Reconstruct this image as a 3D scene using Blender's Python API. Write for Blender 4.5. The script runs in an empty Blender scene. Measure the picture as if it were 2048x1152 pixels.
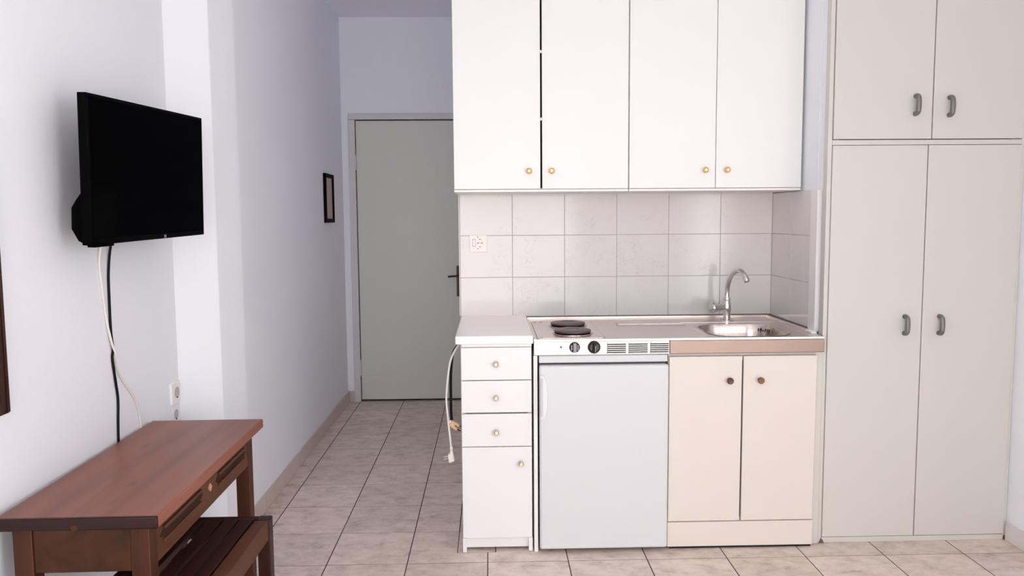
import bpy, bmesh, math, random
from mathutils import Vector, Matrix

random.seed(4)
scene = bpy.context.scene
COL = scene.collection

# ------------------------------------------------------------------ camera
PITCH, YAW, ROLL, CAM_H, FPX = 0.089294, 0.025659, -0.007277, 1.366, 1591.6
_cy, _sy, _cp, _sp = math.cos(YAW), math.sin(YAW), math.cos(PITCH), math.sin(PITCH)
_fw = Vector((_sy * _cp, _cy * _cp, -_sp))
_rt = Vector((_cy, -_sy, 0.0))
_up = _rt.cross(_fw)
_c, _s = math.cos(ROLL), math.sin(ROLL)
_rt, _up = _rt * _c + _up * _s, _up * _c - _rt * _s
cam_data = bpy.data.cameras.new("camera")
cam_data.sensor_fit = 'HORIZONTAL'
cam_data.sensor_width = 36.0
cam_data.lens = FPX * 36.0 / 2048.0
cam_data.clip_start = 0.05
cam = bpy.data.objects.new("camera", cam_data)
COL.objects.link(cam)
cam.matrix_world = Matrix((
    (_rt.x, _up.x, -_fw.x, 0.0),
    (_rt.y, _up.y, -_fw.y, 0.0),
    (_rt.z, _up.z, -_fw.z, CAM_H),
    (0, 0, 0, 1)))
scene.camera = cam

# ------------------------------------------------------------------ light
BACK_Y = -2.2                        # back wall, behind the camera
WIN = (-1.10, 1.10, 0.0, 2.30)        # balcony door in the back wall: x0, x1, z0, z1
SIDE = (-1.40, 0.30, 0.0, 2.30)      # wide glazed opening in the side wall, behind the camera: y0, y1, z0, z1
ROOM_R = 2.152
world = bpy.data.worlds.new("overcast_sky")
scene.world = world
world.use_nodes = True
bg = world.node_tree.nodes["Background"]
bg.inputs[0].default_value = (0.94, 0.985, 0.985, 1.0)
bg.inputs[1].default_value = 5.2

sun_data = bpy.data.lights.new("sun", 'SUN')
sun_data.energy = 9.0
sun_data.color = (1.0, 0.96, 0.90)
sun_data.angle = math.radians(0.6)
sun = bpy.data.objects.new("sun", sun_data)
COL.objects.link(sun)
sun.location = (0, 3, 8)
sun.rotation_euler = (math.radians(-38), 0, math.radians(12))

for _name, _w, _h, _loc, _rz in (
        ("balcony_door_portal", WIN[1] - WIN[0], WIN[3] - WIN[2], ((WIN[0] + WIN[1]) / 2, BACK_Y - 0.10, (WIN[2] + WIN[3]) / 2), 0),
        ("side_opening_portal", SIDE[1] - SIDE[0], SIDE[3] - SIDE[2], (ROOM_R + 0.10, (SIDE[0] + SIDE[1]) / 2, (SIDE[2] + SIDE[3]) / 2), 90)):
    portal_data = bpy.data.lights.new(_name, 'AREA')
    portal_data.shape = 'RECTANGLE'
    portal_data.size = _w
    portal_data.size_y = _h
    portal_data.cycles.is_portal = True
    portal = bpy.data.objects.new(_name, portal_data)
    COL.objects.link(portal)
    portal.location = _loc
    portal.rotation_euler = (math.radians(90), 0, math.radians(_rz))

scene.view_settings.view_transform = 'Standard'
scene.view_settings.look = 'None'
scene.view_settings.exposure = 0.31
scene.view_settings.gamma = 1.0
scene.view_settings.use_curve_mapping = False
scene.cycles.max_bounces = 12
scene.cycles.diffuse_bounces = 10
scene.cycles.glossy_bounces = 6
scene.cycles.sample_clamp_indirect = 8.0
scene.cycles.caustics_reflective = False
scene.cycles.caustics_refractive = False


# ------------------------------------------------------------------ materials
def lin(c):
    c = c / 255.0
    return c / 12.92 if c <= 0.04045 else ((c + 0.055) / 1.055) ** 2.4


def rgb(r, g, b):
    return (lin(r), lin(g), lin(b), 1.0)


class NT:
    def __init__(self, mat):
        self.t = mat.node_tree
        self.b = self.t.nodes["Principled BSDF"]

    def n(self, kind, **kw):
        nd = self.t.nodes.new(kind)
        for k, v in kw.items():
            setattr(nd, k, v)
        return nd

    def l(self, a, b):
        self.t.links.new(a, b)


def mat(name, col, rough=0.5, metal=0.0, spec=0.5, bump=0.0, bscale=60.0, var=0.0, vscale=3.0, coat=0.0):
    m = bpy.data.materials.new(name)
    m.use_nodes = True
    k = NT(m)
    b = k.b
    b.inputs["Base Color"].default_value = col
    b.inputs["Roughness"].default_value = rough
    b.inputs["Metallic"].default_value = metal
    b.inputs["Specular IOR Level"].default_value = spec
    if coat:
        b.inputs["Coat Weight"].default_value = coat
        b.inputs["Coat Roughness"].default_value = 0.12
    if bump or var:
        tc = k.n("ShaderNodeTexCoord")
    if bump:
        nz = k.n("ShaderNodeTexNoise")
        nz.inputs["Scale"].default_value = bscale
        nz.inputs["Detail"].default_value = 4
        bp_ = k.n("ShaderNodeBump")
        bp_.inputs["Strength"].default_value = bump
        bp_.inputs["Distance"].default_value = 0.004
        k.l(tc.outputs["Object"], nz.inputs["Vector"])
        k.l(nz.outputs["Fac"], bp_.inputs["Height"])
        k.l(bp_.outputs["Normal"], b.inputs["Normal"])
    if var:
        nv = k.n("ShaderNodeTexNoise")
        nv.inputs["Scale"].default_value = vscale
        nv.inputs["Detail"].default_value = 3
        mx = k.n("ShaderNodeMix", data_type='RGBA')
        mx.inputs["A"].default_value = tuple(c * (1 - var) for c in col[:3]) + (1,)
        mx.inputs["B"].default_value = tuple(min(1, c * (1 + var)) for c in col[:3]) + (1,)
        k.l(tc.outputs["Object"], nv.inputs["Vector"])
        k.l(nv.outputs["Fac"], mx.inputs["Factor"])
        k.l(mx.outputs["Result"], b.inputs["Base Color"])
    return m


def ramp(k, fac, stops):
    r = k.n("ShaderNodeValToRGB")
    el = r.color_ramp.elements
    while len(el) < len(stops):
        el.new(0.5)
    for e, (p, c) in zip(el, stops):
        e.position = p
        e.color = c
    k.l(fac, r.inputs["Fac"])
    return r


def mat_floor_tile():
    m = bpy.data.materials.new("floor_tile_ceramic")
    m.use_nodes = True
    k = NT(m)
    tc = k.n("ShaderNodeTexCoord")
    oi = k.n("ShaderNodeObjectInfo")
    off = k.n("ShaderNodeVectorMath", operation='SCALE')
    cmb = k.n("ShaderNodeCombineXYZ")
    k.l(oi.outputs["Random"], cmb.inputs[0])
    k.l(oi.outputs["Random"], cmb.inputs[2])
    k.l(cmb.outputs[0], off.inputs[0])
    off.inputs["Scale"].default_value = 37.0
    add = k.n("ShaderNodeVectorMath", operation='ADD')
    k.l(tc.outputs["Object"], add.inputs[0])
    k.l(off.outputs[0], add.inputs[1])
    st = k.n("ShaderNodeMapping")
    st.inputs["Scale"].default_value = (1.0, 1.35, 1.0)
    k.l(add.outputs[0], st.inputs["Vector"])
    n1 = k.n("ShaderNodeTexNoise")
    n1.inputs["Scale"].default_value = 11.5
    n1.inputs["Detail"].default_value = 9
    n1.inputs["Roughness"].default_value = 0.72
    n1.inputs["Distortion"].default_value = 0.25
    k.l(st.outputs[0], n1.inputs["Vector"])
    r = ramp(k, n1.outputs["Fac"], [(0.27, rgb(162, 144, 133)), (0.42, rgb(206, 189, 177)),
                                     (0.54, rgb(223, 206, 194)), (0.72, rgb(236, 221, 209))])
    hsv = k.n("ShaderNodeHueSaturation")
    mr = k.n("ShaderNodeMapRange")
    mr.inputs["To Min"].default_value = 0.93
    mr.inputs["To Max"].default_value = 1.05
    k.l(oi.outputs["Random"], mr.inputs["Value"])
    k.l(mr.outputs[0], hsv.inputs["Value"])
    k.l(r.outputs["Color"], hsv.inputs["Color"])
    k.l(hsv.outputs["Color"], k.b.inputs["Base Color"])
    k.b.inputs["Roughness"].default_value = 0.38
    bp_ = k.n("ShaderNodeBump")
    bp_.inputs["Strength"].default_value = 0.12
    bp_.inputs["Distance"].default_value = 0.002
    k.l(n1.outputs["Fac"], bp_.inputs["Height"])
    k.l(bp_.outputs["Normal"], k.b.inputs["Normal"])
    return m


def mat_wall_tile():
    m = bpy.data.materials.new("glazed_wall_tile")
    m.use_nodes = True
    k = NT(m)
    tc = k.n("ShaderNodeTexCoord")
    oi = k.n("ShaderNodeObjectInfo")
    cmb = k.n("ShaderNodeCombineXYZ")
    k.l(oi.outputs["Random"], cmb.inputs[0])
    k.l(oi.outputs["Random"], cmb.inputs[1])
    sc = k.n("ShaderNodeVectorMath", operation='SCALE')
    sc.inputs["Scale"].default_value = 23.0
    k.l(cmb.outputs[0], sc.inputs[0])
    add = k.n("ShaderNodeVectorMath", operation='ADD')
    k.l(tc.outputs["Object"], add.inputs[0])
    k.l(sc.outputs[0], add.inputs[1])
    n1 = k.n("ShaderNodeTexNoise")
    n1.inputs["Scale"].default_value = 14
    n1.inputs["Detail"].default_value = 6
    n1.inputs["Distortion"].default_value = 1.2
    k.l(add.outputs[0], n1.inputs["Vector"])
    sub = k.n("ShaderNodeMath", operation='SUBTRACT')
    sub.inputs[1].default_value = 0.5
    k.l(n1.outputs["Fac"], sub.inputs[0])
    ab = k.n("ShaderNodeMath", operation='ABSOLUTE')
    k.l(sub.outputs[0], ab.inputs[0])
    vein = ramp(k, ab.outputs[0], [(0.0, rgb(212, 205, 204)), (0.006, rgb(223, 217, 215)), (0.02, rgb(227, 221, 219)), (0.2, rgb(229, 223, 221))])
    n2 = k.n("ShaderNodeTexNoise")
    n2.inputs["Scale"].default_value = 5
    k.l(add.outputs[0], n2.inputs["Vector"])
    rf = ramp(k, n2.outputs["Fac"], [(0.5, (0, 0, 0, 1)), (0.62, (1, 1, 1, 1))])
    mx = k.n("ShaderNodeMix", data_type='RGBA')
    mx.inputs["A"].default_value = rgb(229, 223, 221)
    k.l(rf.outputs["Color"], mx.inputs["Factor"])
    k.l(vein.outputs["Color"], mx.inputs["B"])
    k.l(mx.outputs["Result"], k.b.inputs["Base Color"])
    k.b.inputs["Roughness"].default_value = 0.09
    k.b.inputs["Specular IOR Level"].default_value = 0.36
    n3 = k.n("ShaderNodeTexNoise")
    n3.inputs["Scale"].default_value = 7
    k.l(add.outputs[0], n3.inputs["Vector"])
    bp_ = k.n("ShaderNodeBump")
    bp_.inputs["Strength"].default_value = 0.02
    bp_.inputs["Distance"].default_value = 0.004
    k.l(n3.outputs["Fac"], bp_.inputs["Height"])
    k.l(bp_.outputs["Normal"], k.b.inputs["Normal"])
    return m


def mat_wood(name, dark, mid, light, rough, axis='Y', scale=3.0, knots=True, spec=0.5):
    m = bpy.data.materials.new(name)
    m.use_nodes = True
    k = NT(m)
    tc = k.n("ShaderNodeTexCoord")
    mp = k.n("ShaderNodeMapping")
    s = {'X': (0.5, 6, 6), 'Y': (6, 0.5, 6), 'Z': (6, 6, 0.5)}[axis]
    mp.inputs["Scale"].default_value = s
    k.l(tc.outputs["Object"], mp.inputs["Vector"])
    n1 = k.n("ShaderNodeTexNoise")
    n1.inputs["Scale"].default_value = scale
    n1.inputs["Detail"].default_value = 8
    n1.inputs["Roughness"].default_value = 0.6
    n1.inputs["Distortion"].default_value = 0.5
    k.l(mp.outputs[0], n1.inputs["Vector"])
    r = ramp(k, n1.outputs["Fac"], [(0.25, dark), (0.5, mid), (0.78, light)])
    outc = r.outputs["Color"]
    if knots:
        mp2 = k.n("ShaderNodeMapping")
        mp2.inputs["Scale"].default_value = {'X': (0.6, 1.2, 1.2), 'Y': (1.2, 0.6, 1.2), 'Z': (1.2, 1.2, 0.6)}[axis]
        k.l(tc.outputs["Object"], mp2.inputs["Vector"])
        v = k.n("ShaderNodeTexVoronoi")
        v.inputs["Scale"].default_value = 7.0
        k.l(mp2.outputs[0], v.inputs["Vector"])
        kr = ramp(k, v.outputs["Distance"], [(0.05, (1, 1, 1, 1)), (0.16, (0, 0, 0, 1))])
        n2 = k.n("ShaderNodeTexNoise")
        n2.inputs["Scale"].default_value = 5
        k.l(tc.outputs["Object"], n2.inputs["Vector"])
        gate = ramp(k, n2.outputs["Fac"], [(0.46, (0, 0, 0, 1)), (0.54, (1, 1, 1, 1))])
        mul = k.n("ShaderNodeMath", operation='MULTIPLY')
        k.l(kr.outputs["Color"], mul.inputs[0])
        k.l(gate.outputs["Color"], mul.inputs[1])
        mul2 = k.n("ShaderNodeMath", operation='MULTIPLY')
        mul2.inputs[1].default_value = 0.75
        k.l(mul.outputs[0], mul2.inputs[0])
        mx = k.n("ShaderNodeMix", data_type='RGBA')
        k.l(mul2.outputs[0], mx.inputs["Factor"])
        k.l(outc, mx.inputs["A"])
        mx.inputs["B"].default_value = tuple(c * 0.5 for c in dark[:3]) + (1,)
        outc = mx.outputs["Result"]
    k.l(outc, k.b.inputs["Base Color"])
    k.b.inputs["Roughness"].default_value = rough
    k.b.inputs["Specular IOR Level"].default_value = spec
    bp_ = k.n("ShaderNodeBump")
    bp_.inputs["Strength"].default_value = 0.08
    bp_.inputs["Distance"].default_value = 0.002
    k.l(n1.outputs["Fac"], bp_.inputs["Height"])
    k.l(bp_.outputs["Normal"], k.b.inputs["Normal"])
    return m


def mat_steel(name, col, rough, scale=(3, 220, 220)):
    m = bpy.data.materials.new(name)
    m.use_nodes = True
    k = NT(m)
    tc = k.n("ShaderNodeTexCoord")
    mp = k.n("ShaderNodeMapping")
    mp.inputs["Scale"].default_value = scale
    k.l(tc.outputs["Object"], mp.inputs["Vector"])
    n1 = k.n("ShaderNodeTexNoise")
    n1.inputs["Scale"].default_value = 2
    n1.inputs["Detail"].default_value = 3
    k.l(mp.outputs[0], n1.inputs["Vector"])
    mr = k.n("ShaderNodeMapRange")
    mr.inputs["To Min"].default_value = rough - 0.05
    mr.inputs["To Max"].default_value = rough + 0.08
    k.l(n1.outputs["Fac"], mr.inputs["Value"])
    k.l(mr.outputs[0], k.b.inputs["Roughness"])
    k.b.inputs["Base Color"].default_value = col
    k.b.inputs["Metallic"].default_value = 1.0
    return m


M = {}
M['wall'] = mat("white_wall_paint", rgb(239, 240, 246), 0.75, bump=0.22, bscale=34, var=0.010, vscale=2.0)
M['ceiling'] = mat("ceiling_paint", rgb(240, 240, 247), 0.8, bump=0.15, bscale=40)
M['ext'] = mat("terrace_concrete", rgb(200, 198, 196), 0.85, bump=0.2, bscale=20, var=0.05)
M['grout'] = mat("dark_floor_grout", rgb(72, 60, 55), 0.9, bump=0.2)
M['floor_tile'] = mat_floor_tile()
M['wall_tile'] = mat_wall_tile()
M['wall_grout'] = mat("grey_wall_grout", rgb(176, 168, 166), 0.85, bump=0.1)
M['upper'] = mat("white_laminate", rgb(237, 237, 234), 0.36, var=0.004)
M['upper_edge'] = mat("white_edge_band", rgb(240, 237, 234), 0.4, var=0.006)
M['drawer'] = mat("cool_white_laminate", rgb(233, 230, 231), 0.32, var=0.006)
M['cream'] = mat("cream_laminate", rgb(223, 214, 205), 0.34, var=0.01)
M['fridge'] = mat("white_enamel", rgb(214, 214, 216), 0.30, bump=0.03, bscale=160)
M['fridge_grey'] = mat("pale_grey_plastic", rgb(226, 225, 228), 0.35, var=0.01)
M['gasket'] = mat("dark_gasket", rgb(90, 85, 85), 0.7, var=0.02)
M['sealant'] = mat("grey_sealant", rgb(104, 94, 92), 0.6, var=0.1, vscale=20)
M['well'] = mat("socket_well_plastic", rgb(188, 182, 178), 0.5, var=0.02)
M['recess'] = mat("handle_shade_grey", rgb(204, 201, 203), 0.45, var=0.02)  # grey that paints the shade beside the fridge handle
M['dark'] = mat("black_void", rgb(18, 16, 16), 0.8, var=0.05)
M['wardrobe'] = mat("grey_white_lacquer", rgb(208, 205, 198), 0.40, var=0.012, vscale=1.5, bump=0.04, bscale=25)
M['door'] = mat("grey_beige_door_lacquer", rgb(212, 210, 203), 0.42, var=0.02, vscale=1.2)
M['door_frame'] = mat("door_frame_paint", rgb(214, 209, 213), 0.5, var=0.015)
M['laminate_top'] = mat("pale_stone_laminate", rgb(251, 245, 242), 0.3, var=0.02, vscale=14)
M['steel'] = mat_steel("brushed_steel", (0.80, 0.71, 0.67, 1), 0.30)
M['steel_front'] = mat_steel("satin_steel_front", (0.40, 0.29, 0.245, 1), 0.42)
M['steel_basin'] = mat_steel("polished_basin_steel", (0.56, 0.475, 0.44, 1), 0.20, (60, 60, 3))  # darker than the top: the basin's inner shade is put into the colour
M['chrome'] = mat("chrome", (0.72, 0.70, 0.70, 1), 0.14, 1.0, bump=0.02, bscale=80)
M['enamel_white'] = mat("white_enamel_panel", rgb(250, 250, 248), 0.28, var=0.005)
M['hob'] = mat("hob_iron", rgb(96, 78, 76), 0.38, 0.5, bump=0.1, bscale=120)
M['hob_rim'] = mat("hob_rim_steel", (0.42, 0.36, 0.35, 1), 0.25, 1.0, bump=0.02, bscale=60)
M['knob_black'] = mat("black_bakelite", rgb(16, 15, 16), 0.4, spec=0.25, var=0.05)
M['knob_grey'] = mat("grey_pointer", rgb(150, 148, 150), 0.35, var=0.03)
M['brass'] = mat("brass", (0.80, 0.60, 0.30, 1), 0.28, 1.0, bump=0.02, bscale=60)
M['pale_brass'] = mat("pale_brass", (0.74, 0.63, 0.46, 1), 0.3, 1.0, bump=0.02, bscale=60)
M['ivory'] = mat("ivory_ceramic", rgb(244, 232, 205), 0.2, var=0.02)
M['gold_wood'] = mat("golden_knob", rgb(222, 178, 118), 0.35, var=0.05, vscale=40)
M['copper'] = mat("brown_wood_knob", rgb(128, 84, 56), 0.35, var=0.12, vscale=50)
M['dark_knob'] = mat("dark_brown_wood_knob", rgb(92, 62, 46), 0.35, var=0.15, vscale=50)
M['grey_metal'] = mat("grey_metal_pull", rgb(122, 120, 112), 0.38, 0.5, bump=0.05, bscale=90)
M['tv'] = mat("black_tv_plastic", rgb(7, 7, 8), 0.45, spec=0.08, var=0.06, vscale=20)
M['screen'] = mat("black_glossy_screen", rgb(1, 1, 2), 0.10, spec=0.045, var=0.02)
for _k in ('tv', 'screen'):
    M[_k].node_tree.nodes['Principled BSDF'].inputs['IOR'].default_value = 1.18
M['tv_mark'] = mat("silver_mark", rgb(170, 172, 176), 0.3, 0.6, var=0.02)
M['cable_black'] = mat("black_cable_sheath", rgb(6, 6, 6), 0.55, spec=0.2, var=0.05)
M['cable_white'] = mat("white_cable_sheath", rgb(226, 220, 214), 0.5, var=0.02)
M['plug_white'] = mat("white_plug_plastic", rgb(232, 224, 214), 0.4, var=0.02)
M['plug_tan'] = mat("tan_plug_plastic", rgb(220, 182, 146), 0.45, var=0.03)
M['plastic'] = mat("white_socket_plastic", rgb(242, 238, 234), 0.3, var=0.01)
M['cream_plastic'] = mat("cream_socket_plastic", rgb(246, 234, 226), 0.3, var=0.01)
M['bronze'] = mat("aged_bronze", (0.055, 0.036, 0.026, 1), 0.4, 0.7, bump=0.05, bscale=70)
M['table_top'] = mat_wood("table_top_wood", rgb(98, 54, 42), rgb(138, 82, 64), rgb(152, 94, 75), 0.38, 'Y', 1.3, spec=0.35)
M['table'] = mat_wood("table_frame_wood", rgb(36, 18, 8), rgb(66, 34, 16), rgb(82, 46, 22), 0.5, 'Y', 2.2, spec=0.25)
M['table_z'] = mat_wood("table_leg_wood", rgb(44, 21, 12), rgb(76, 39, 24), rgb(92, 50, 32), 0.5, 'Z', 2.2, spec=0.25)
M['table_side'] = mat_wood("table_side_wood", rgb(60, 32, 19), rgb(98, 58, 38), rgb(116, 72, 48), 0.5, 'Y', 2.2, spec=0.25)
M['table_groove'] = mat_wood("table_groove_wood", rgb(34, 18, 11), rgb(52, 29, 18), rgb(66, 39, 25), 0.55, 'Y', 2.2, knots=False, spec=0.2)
M['table_end'] = mat_wood("table_end_grain_shade", rgb(24, 12, 10), rgb(44, 23, 21), rgb(58, 32, 28), 0.5, 'X', 2.2, knots=False, spec=0.25)  # dark end grain, with the near end's shade put into the colour
M['pale_wood'] = mat_wood("pale_chip_wood", rgb(190, 130, 100), rgb(214, 156, 128), rgb(226, 170, 142), 0.5, 'Y', 2.2, knots=False)
M['bench'] = mat_wood("espresso_bench_wood", rgb(26, 12, 9), rgb(50, 26, 21), rgb(66, 37, 31), 0.34, 'Y', 2.0, knots=False, spec=0.14)
M['bench_side'] = mat_wood("espresso_rail_wood", rgb(54, 28, 18), rgb(88, 52, 35), rgb(104, 64, 45), 0.45, 'Y', 2.0, knots=False, spec=0.14)
M['frame_dark'] = mat_wood("dark_frame_wood", rgb(8, 5, 4), rgb(16, 10, 9), rgb(26, 16, 14), 0.5, 'Z', 3.0, knots=False, spec=0.2)
M['frame_dark'].node_tree.nodes['Principled BSDF'].inputs['IOR'].default_value = 1.12
M['frame_brown'] = mat_wood("brown_frame_wood", rgb(30, 15, 11), rgb(56, 29, 22), rgb(76, 43, 32), 0.45, 'Z', 3.0, knots=False, spec=0.3)
M['print'] = mat("faded_print", rgb(180, 150, 136), 0.35, var=0.10, vscale=18)
M['print_mat'] = mat("print_mat", rgb(196, 168, 154), 0.6, var=0.03)
M['mirror_panel'] = mat("pale_panel", rgb(215, 205, 195), 0.3, var=0.05)
M['skirt'] = mat("skirting_tile", rgb(204, 188, 180), 0.4, var=0.10, vscale=9)
M['skirt_white'] = mat("white_skirting", rgb(222, 216, 214), 0.45, var=0.02)
M['alu'] = mat("white_aluminium", rgb(235, 235, 235), 0.4, var=0.01)


# ------------------------------------------------------------------ mesh helpers
def b_box(bm, x0, x1, y0, y1, z0, z1, bev=0.0, seg=2):
    vs = [bm.verts.new(p) for p in ((x0, y0, z0), (x1, y0, z0), (x1, y1, z0), (x0, y1, z0),
                                    (x0, y0, z1), (x1, y0, z1), (x1, y1, z1), (x0, y1, z1))]
    fs = [bm.faces.new([vs[i] for i in q]) for q in
          ((0, 3, 2, 1), (4, 5, 6, 7), (0, 1, 5, 4), (1, 2, 6, 5), (2, 3, 7, 6), (3, 0, 4, 7))]
    if bev > 0:
        es = list({e for f in fs for e in f.edges})
        bmesh.ops.bevel(bm, geom=es, offset=bev, segments=seg, profile=0.5, affect='EDGES', clamp_overlap=True)
        for f in bm.faces:
            f.normal_update()
            f.smooth = max(abs(c) for c in f.normal) < 0.999
    return bm


def box(x0, x1, y0, y1, z0, z1, bev=0.0, seg=2):
    return b_box(bmesh.new(), x0, x1, y0, y1, z0, z1, bev, seg)


def b_lathe(bm, prof, origin, axis=(0, 0, 1), n=24, sx=1.0, sy=1.0):
    """prof: (radius, height) pairs along the axis."""
    a = Vector(axis).normalized()
    ref = Vector((0, 0, 1)) if abs(a.z) < 0.9 else Vector((1, 0, 0))
    u = ref.cross(a).normalized()
    v = a.cross(u)
    o = Vector(origin)
    rings = []
    for r, h in prof:
        if r < 1e-6:
            rings.append([bm.verts.new(o + a * h)])
        else:
            rings.append([bm.verts.new(o + a * h + u * (r * sx * math.cos(2 * math.pi * i / n)) + v * (r * sy * math.sin(2 * math.pi * i / n)))
                          for i in range(n)])
    for A, B in zip(rings, rings[1:]):
        for i in range(n):
            j = (i + 1) % n
            if len(A) == 1 and len(B) > 1:
                bm.faces.new((A[0], B[j], B[i]))
            elif len(B) == 1 and len(A) > 1:
                bm.faces.new((A[i], A[j], B[0]))
            elif len(A) > 1:
                bm.faces.new((A[i], A[j], B[j], B[i]))
    if len(rings[0]) > 1:
        bm.faces.new(list(reversed(rings[0])))
    if len(rings[-1]) > 1:
        bm.faces.new(rings[-1])
    bmesh.ops.recalc_face_normals(bm, faces=bm.faces[:])
    for f in bm.faces:
        f.smooth = True
    return bm


def lathe(prof, origin, axis=(0, 0, 1), n=24, **k):
    return b_lathe(bmesh.new(), prof, origin, axis, n, **k)


def smooth_path(pts, per=8):
    P = [Vector(p) for p in pts]
    P = [P[0] * 2 - P[1]] + P + [P[-1] * 2 - P[-2]]
    out = []
    for i in range(1, len(P) - 2):
        a, b, c, d = P[i - 1:i + 3]
        for k in range(per):
            t = k / per
            out.append(0.5 * ((2 * b) + (c - a) * t + (2 * a - 5 * b + 4 * c - d) * t * t + (3 * b - a - 3 * c + d) * t ** 3))
    out.append(P[-2])
    return out


def b_tube(bm, path, rad, n=10, cap=True):
    """rad: number or list per point."""
    m = len(path)
    R = rad if isinstance(rad, (list, tuple)) else [rad] * m
    rings = []
    u = None
    for i, p in enumerate(path):
        t = (path[min(i + 1, m - 1)] - path[max(i - 1, 0)]).normalized()
        if u is None:
            u = t.cross(Vector((0.31, 0.77, 0.55))).normalized()
        else:
            u = (u - t * u.dot(t)).normalized()
        v = t.cross(u)
        rings.append([bm.verts.new(p + (u * math.cos(2 * math.pi * k / n) + v * math.sin(2 * math.pi * k / n)) * R[i]) for k in range(n)])
    for A, B in zip(rings, rings[1:]):
        for k in range(n):
            j = (k + 1) % n
            bm.faces.new((A[k], A[j], B[j], B[k]))
    if cap:
        bm.faces.new(list(reversed(rings[0])))
        bm.faces.new(rings[-1])
    bmesh.ops.recalc_face_normals(bm, faces=bm.faces[:])
    for f in bm.faces:
        f.smooth = True
    return bm


def tube(pts, rad, n=10, per=8):
    return b_tube(bmesh.new(), smooth_path(pts, per), rad, n)


def prism(poly, lo, hi, axis='Y', bev=0.0):
    """extrude a 2-D outline along an axis; outline is (x,z) for Y, (y,z) for X, (x,y) for Z."""
    bm = bmesh.new()
    def P(a, b, h):
        return {'Y': (a, h, b), 'X': (h, a, b), 'Z': (a, b, h)}[axis]
    A = [bm.verts.new(P(a, b, lo)) for a, b in poly]
    B = [bm.verts.new(P(a, b, hi)) for a, b in poly]
    n = len(poly)
    bm.faces.new(A)
    bm.faces.new(list(reversed(B)))
    for i in range(n):
        j = (i + 1) % n
        bm.faces.new((A[i], A[j], B[j], B[i]))
    bmesh.ops.recalc_face_normals(bm, faces=bm.faces[:])
    if bev:
        bmesh.ops.bevel(bm, geom=bm.edges[:], offset=bev, segments=2, profile=0.5, affect='EDGES', clamp_overlap=True)
    for f in bm.faces:
        f.normal_update()
        f.smooth = abs(f.normal['XYZ'.index(axis)]) < 0.999 and (bev > 0 or len(poly) > 12)
    return bm


def rrect(x0, x1, y0, y1, r, n=8):
    out = []
    for cx, cy, a0 in ((x1 - r, y0 + r, -90), (x1 - r, y1 - r, 0), (x0 + r, y1 - r, 90), (x0 + r, y0 + r, 180)):
        for i in range(n + 1):
            a = math.radians(a0 + 90 * i / n)
            out.append((cx + r * math.cos(a), cy + r * math.sin(a)))
    return out


# ------------------------------------------------------------------ object helpers
def chain(p, stop_at_root=False):
    v = Vector((0, 0, 0))
    while p is not None:
        if not (stop_at_root and p.parent is None):
            v += p.location
        p = p.parent
    return v


def mk(name, bm, material, parent=None, local=False, smooth=30):
    """link a bmesh as one object. Coordinates are world coordinates, or root-local ones when local=True."""
    off = chain(parent, local)
    xs = [v.co for v in bm.verts]
    mn = Vector((min(c.x for c in xs), min(c.y for c in xs), min(c.z for c in xs)))
    mx = Vector((max(c.x for c in xs), max(c.y for c in xs), max(c.z for c in xs)))
    org = Vector(((mn.x + mx.x) / 2, (mn.y + mx.y) / 2, mn.z))
    bmesh.ops.translate(bm, verts=bm.verts[:], vec=-org)
    me = bpy.data.meshes.new(name)
    bm.to_mesh(me)
    bm.free()
    me.materials.append(M[material])
    if smooth:
        flags = [p.use_smooth for p in me.polygons]
        me.set_sharp_from_angle(angle=math.radians(smooth))
        me.polygons.foreach_set("use_smooth", flags)
    o = bpy.data.objects.new(name, me)
    COL.objects.link(o)
    o.parent = parent
    o.location = org - off
    return o


def tag(o, label, cat, group=None):
    o["label"] = label
    o["category"] = cat
    if group:
        o["group"] = group
    return o


def thing(name, loc, label, cat, group=None, rot=(0, 0, 0)):
    o = bpy.data.objects.new(name, None)
    o.empty_display_size = 0.1
    COL.objects.link(o)
    o.location = loc
    o.rotation_euler = rot
    return tag(o, label, cat, group)


def struct(name, bm, material, label=None):
    o = mk(name, bm, material)
    o["kind"] = "structure"
    if label:
        o["label"] = label
    return o


def struct_root(name, loc, label=None):
    o = bpy.data.objects.new(name, None)
    COL.objects.link(o)
    o.location = loc
    o["kind"] = "structure"
    if label:
        o["label"] = label
    return o


# ------------------------------------------------------------------ dimensions
XL, XH, XR = -1.245, -1.077, 2.152        # tv wall, hall wall, right wall
YJ, YW, YE = 3.146, 3.812, 5.877          # jog, kitchen wall, hall end wall
ZC = 2.797                                # ceiling
YT = 3.802                                # face of the wall tiles
ZK = 0.876                                # steel top
YF = 3.142                                # front of the kitchen units

# ------------------------------------------------------------------ setting
floor = struct("floor", box(XL, XR, BACK_Y, YE + 0.1, -0.10, -0.0007), 'grout', "beige mottled ceramic tile floor with dark joints")
PX, OX, OY = 0.3193, -0.3445, 3.052
cols = {-3: OX - 3 * PX, -2: OX - 2 * PX, -1: -0.6635, 0: -0.3450, 1: -0.0260, 2: 0.2945, 3: 0.6100, 4: 0.9310, 5: 1.2490, 6: 1.5680, 7: 1.8930, 8: 2.213}
GX, GY = 0.0022, 0.0017                   # half joint widths
_tile_cache = {}


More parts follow.
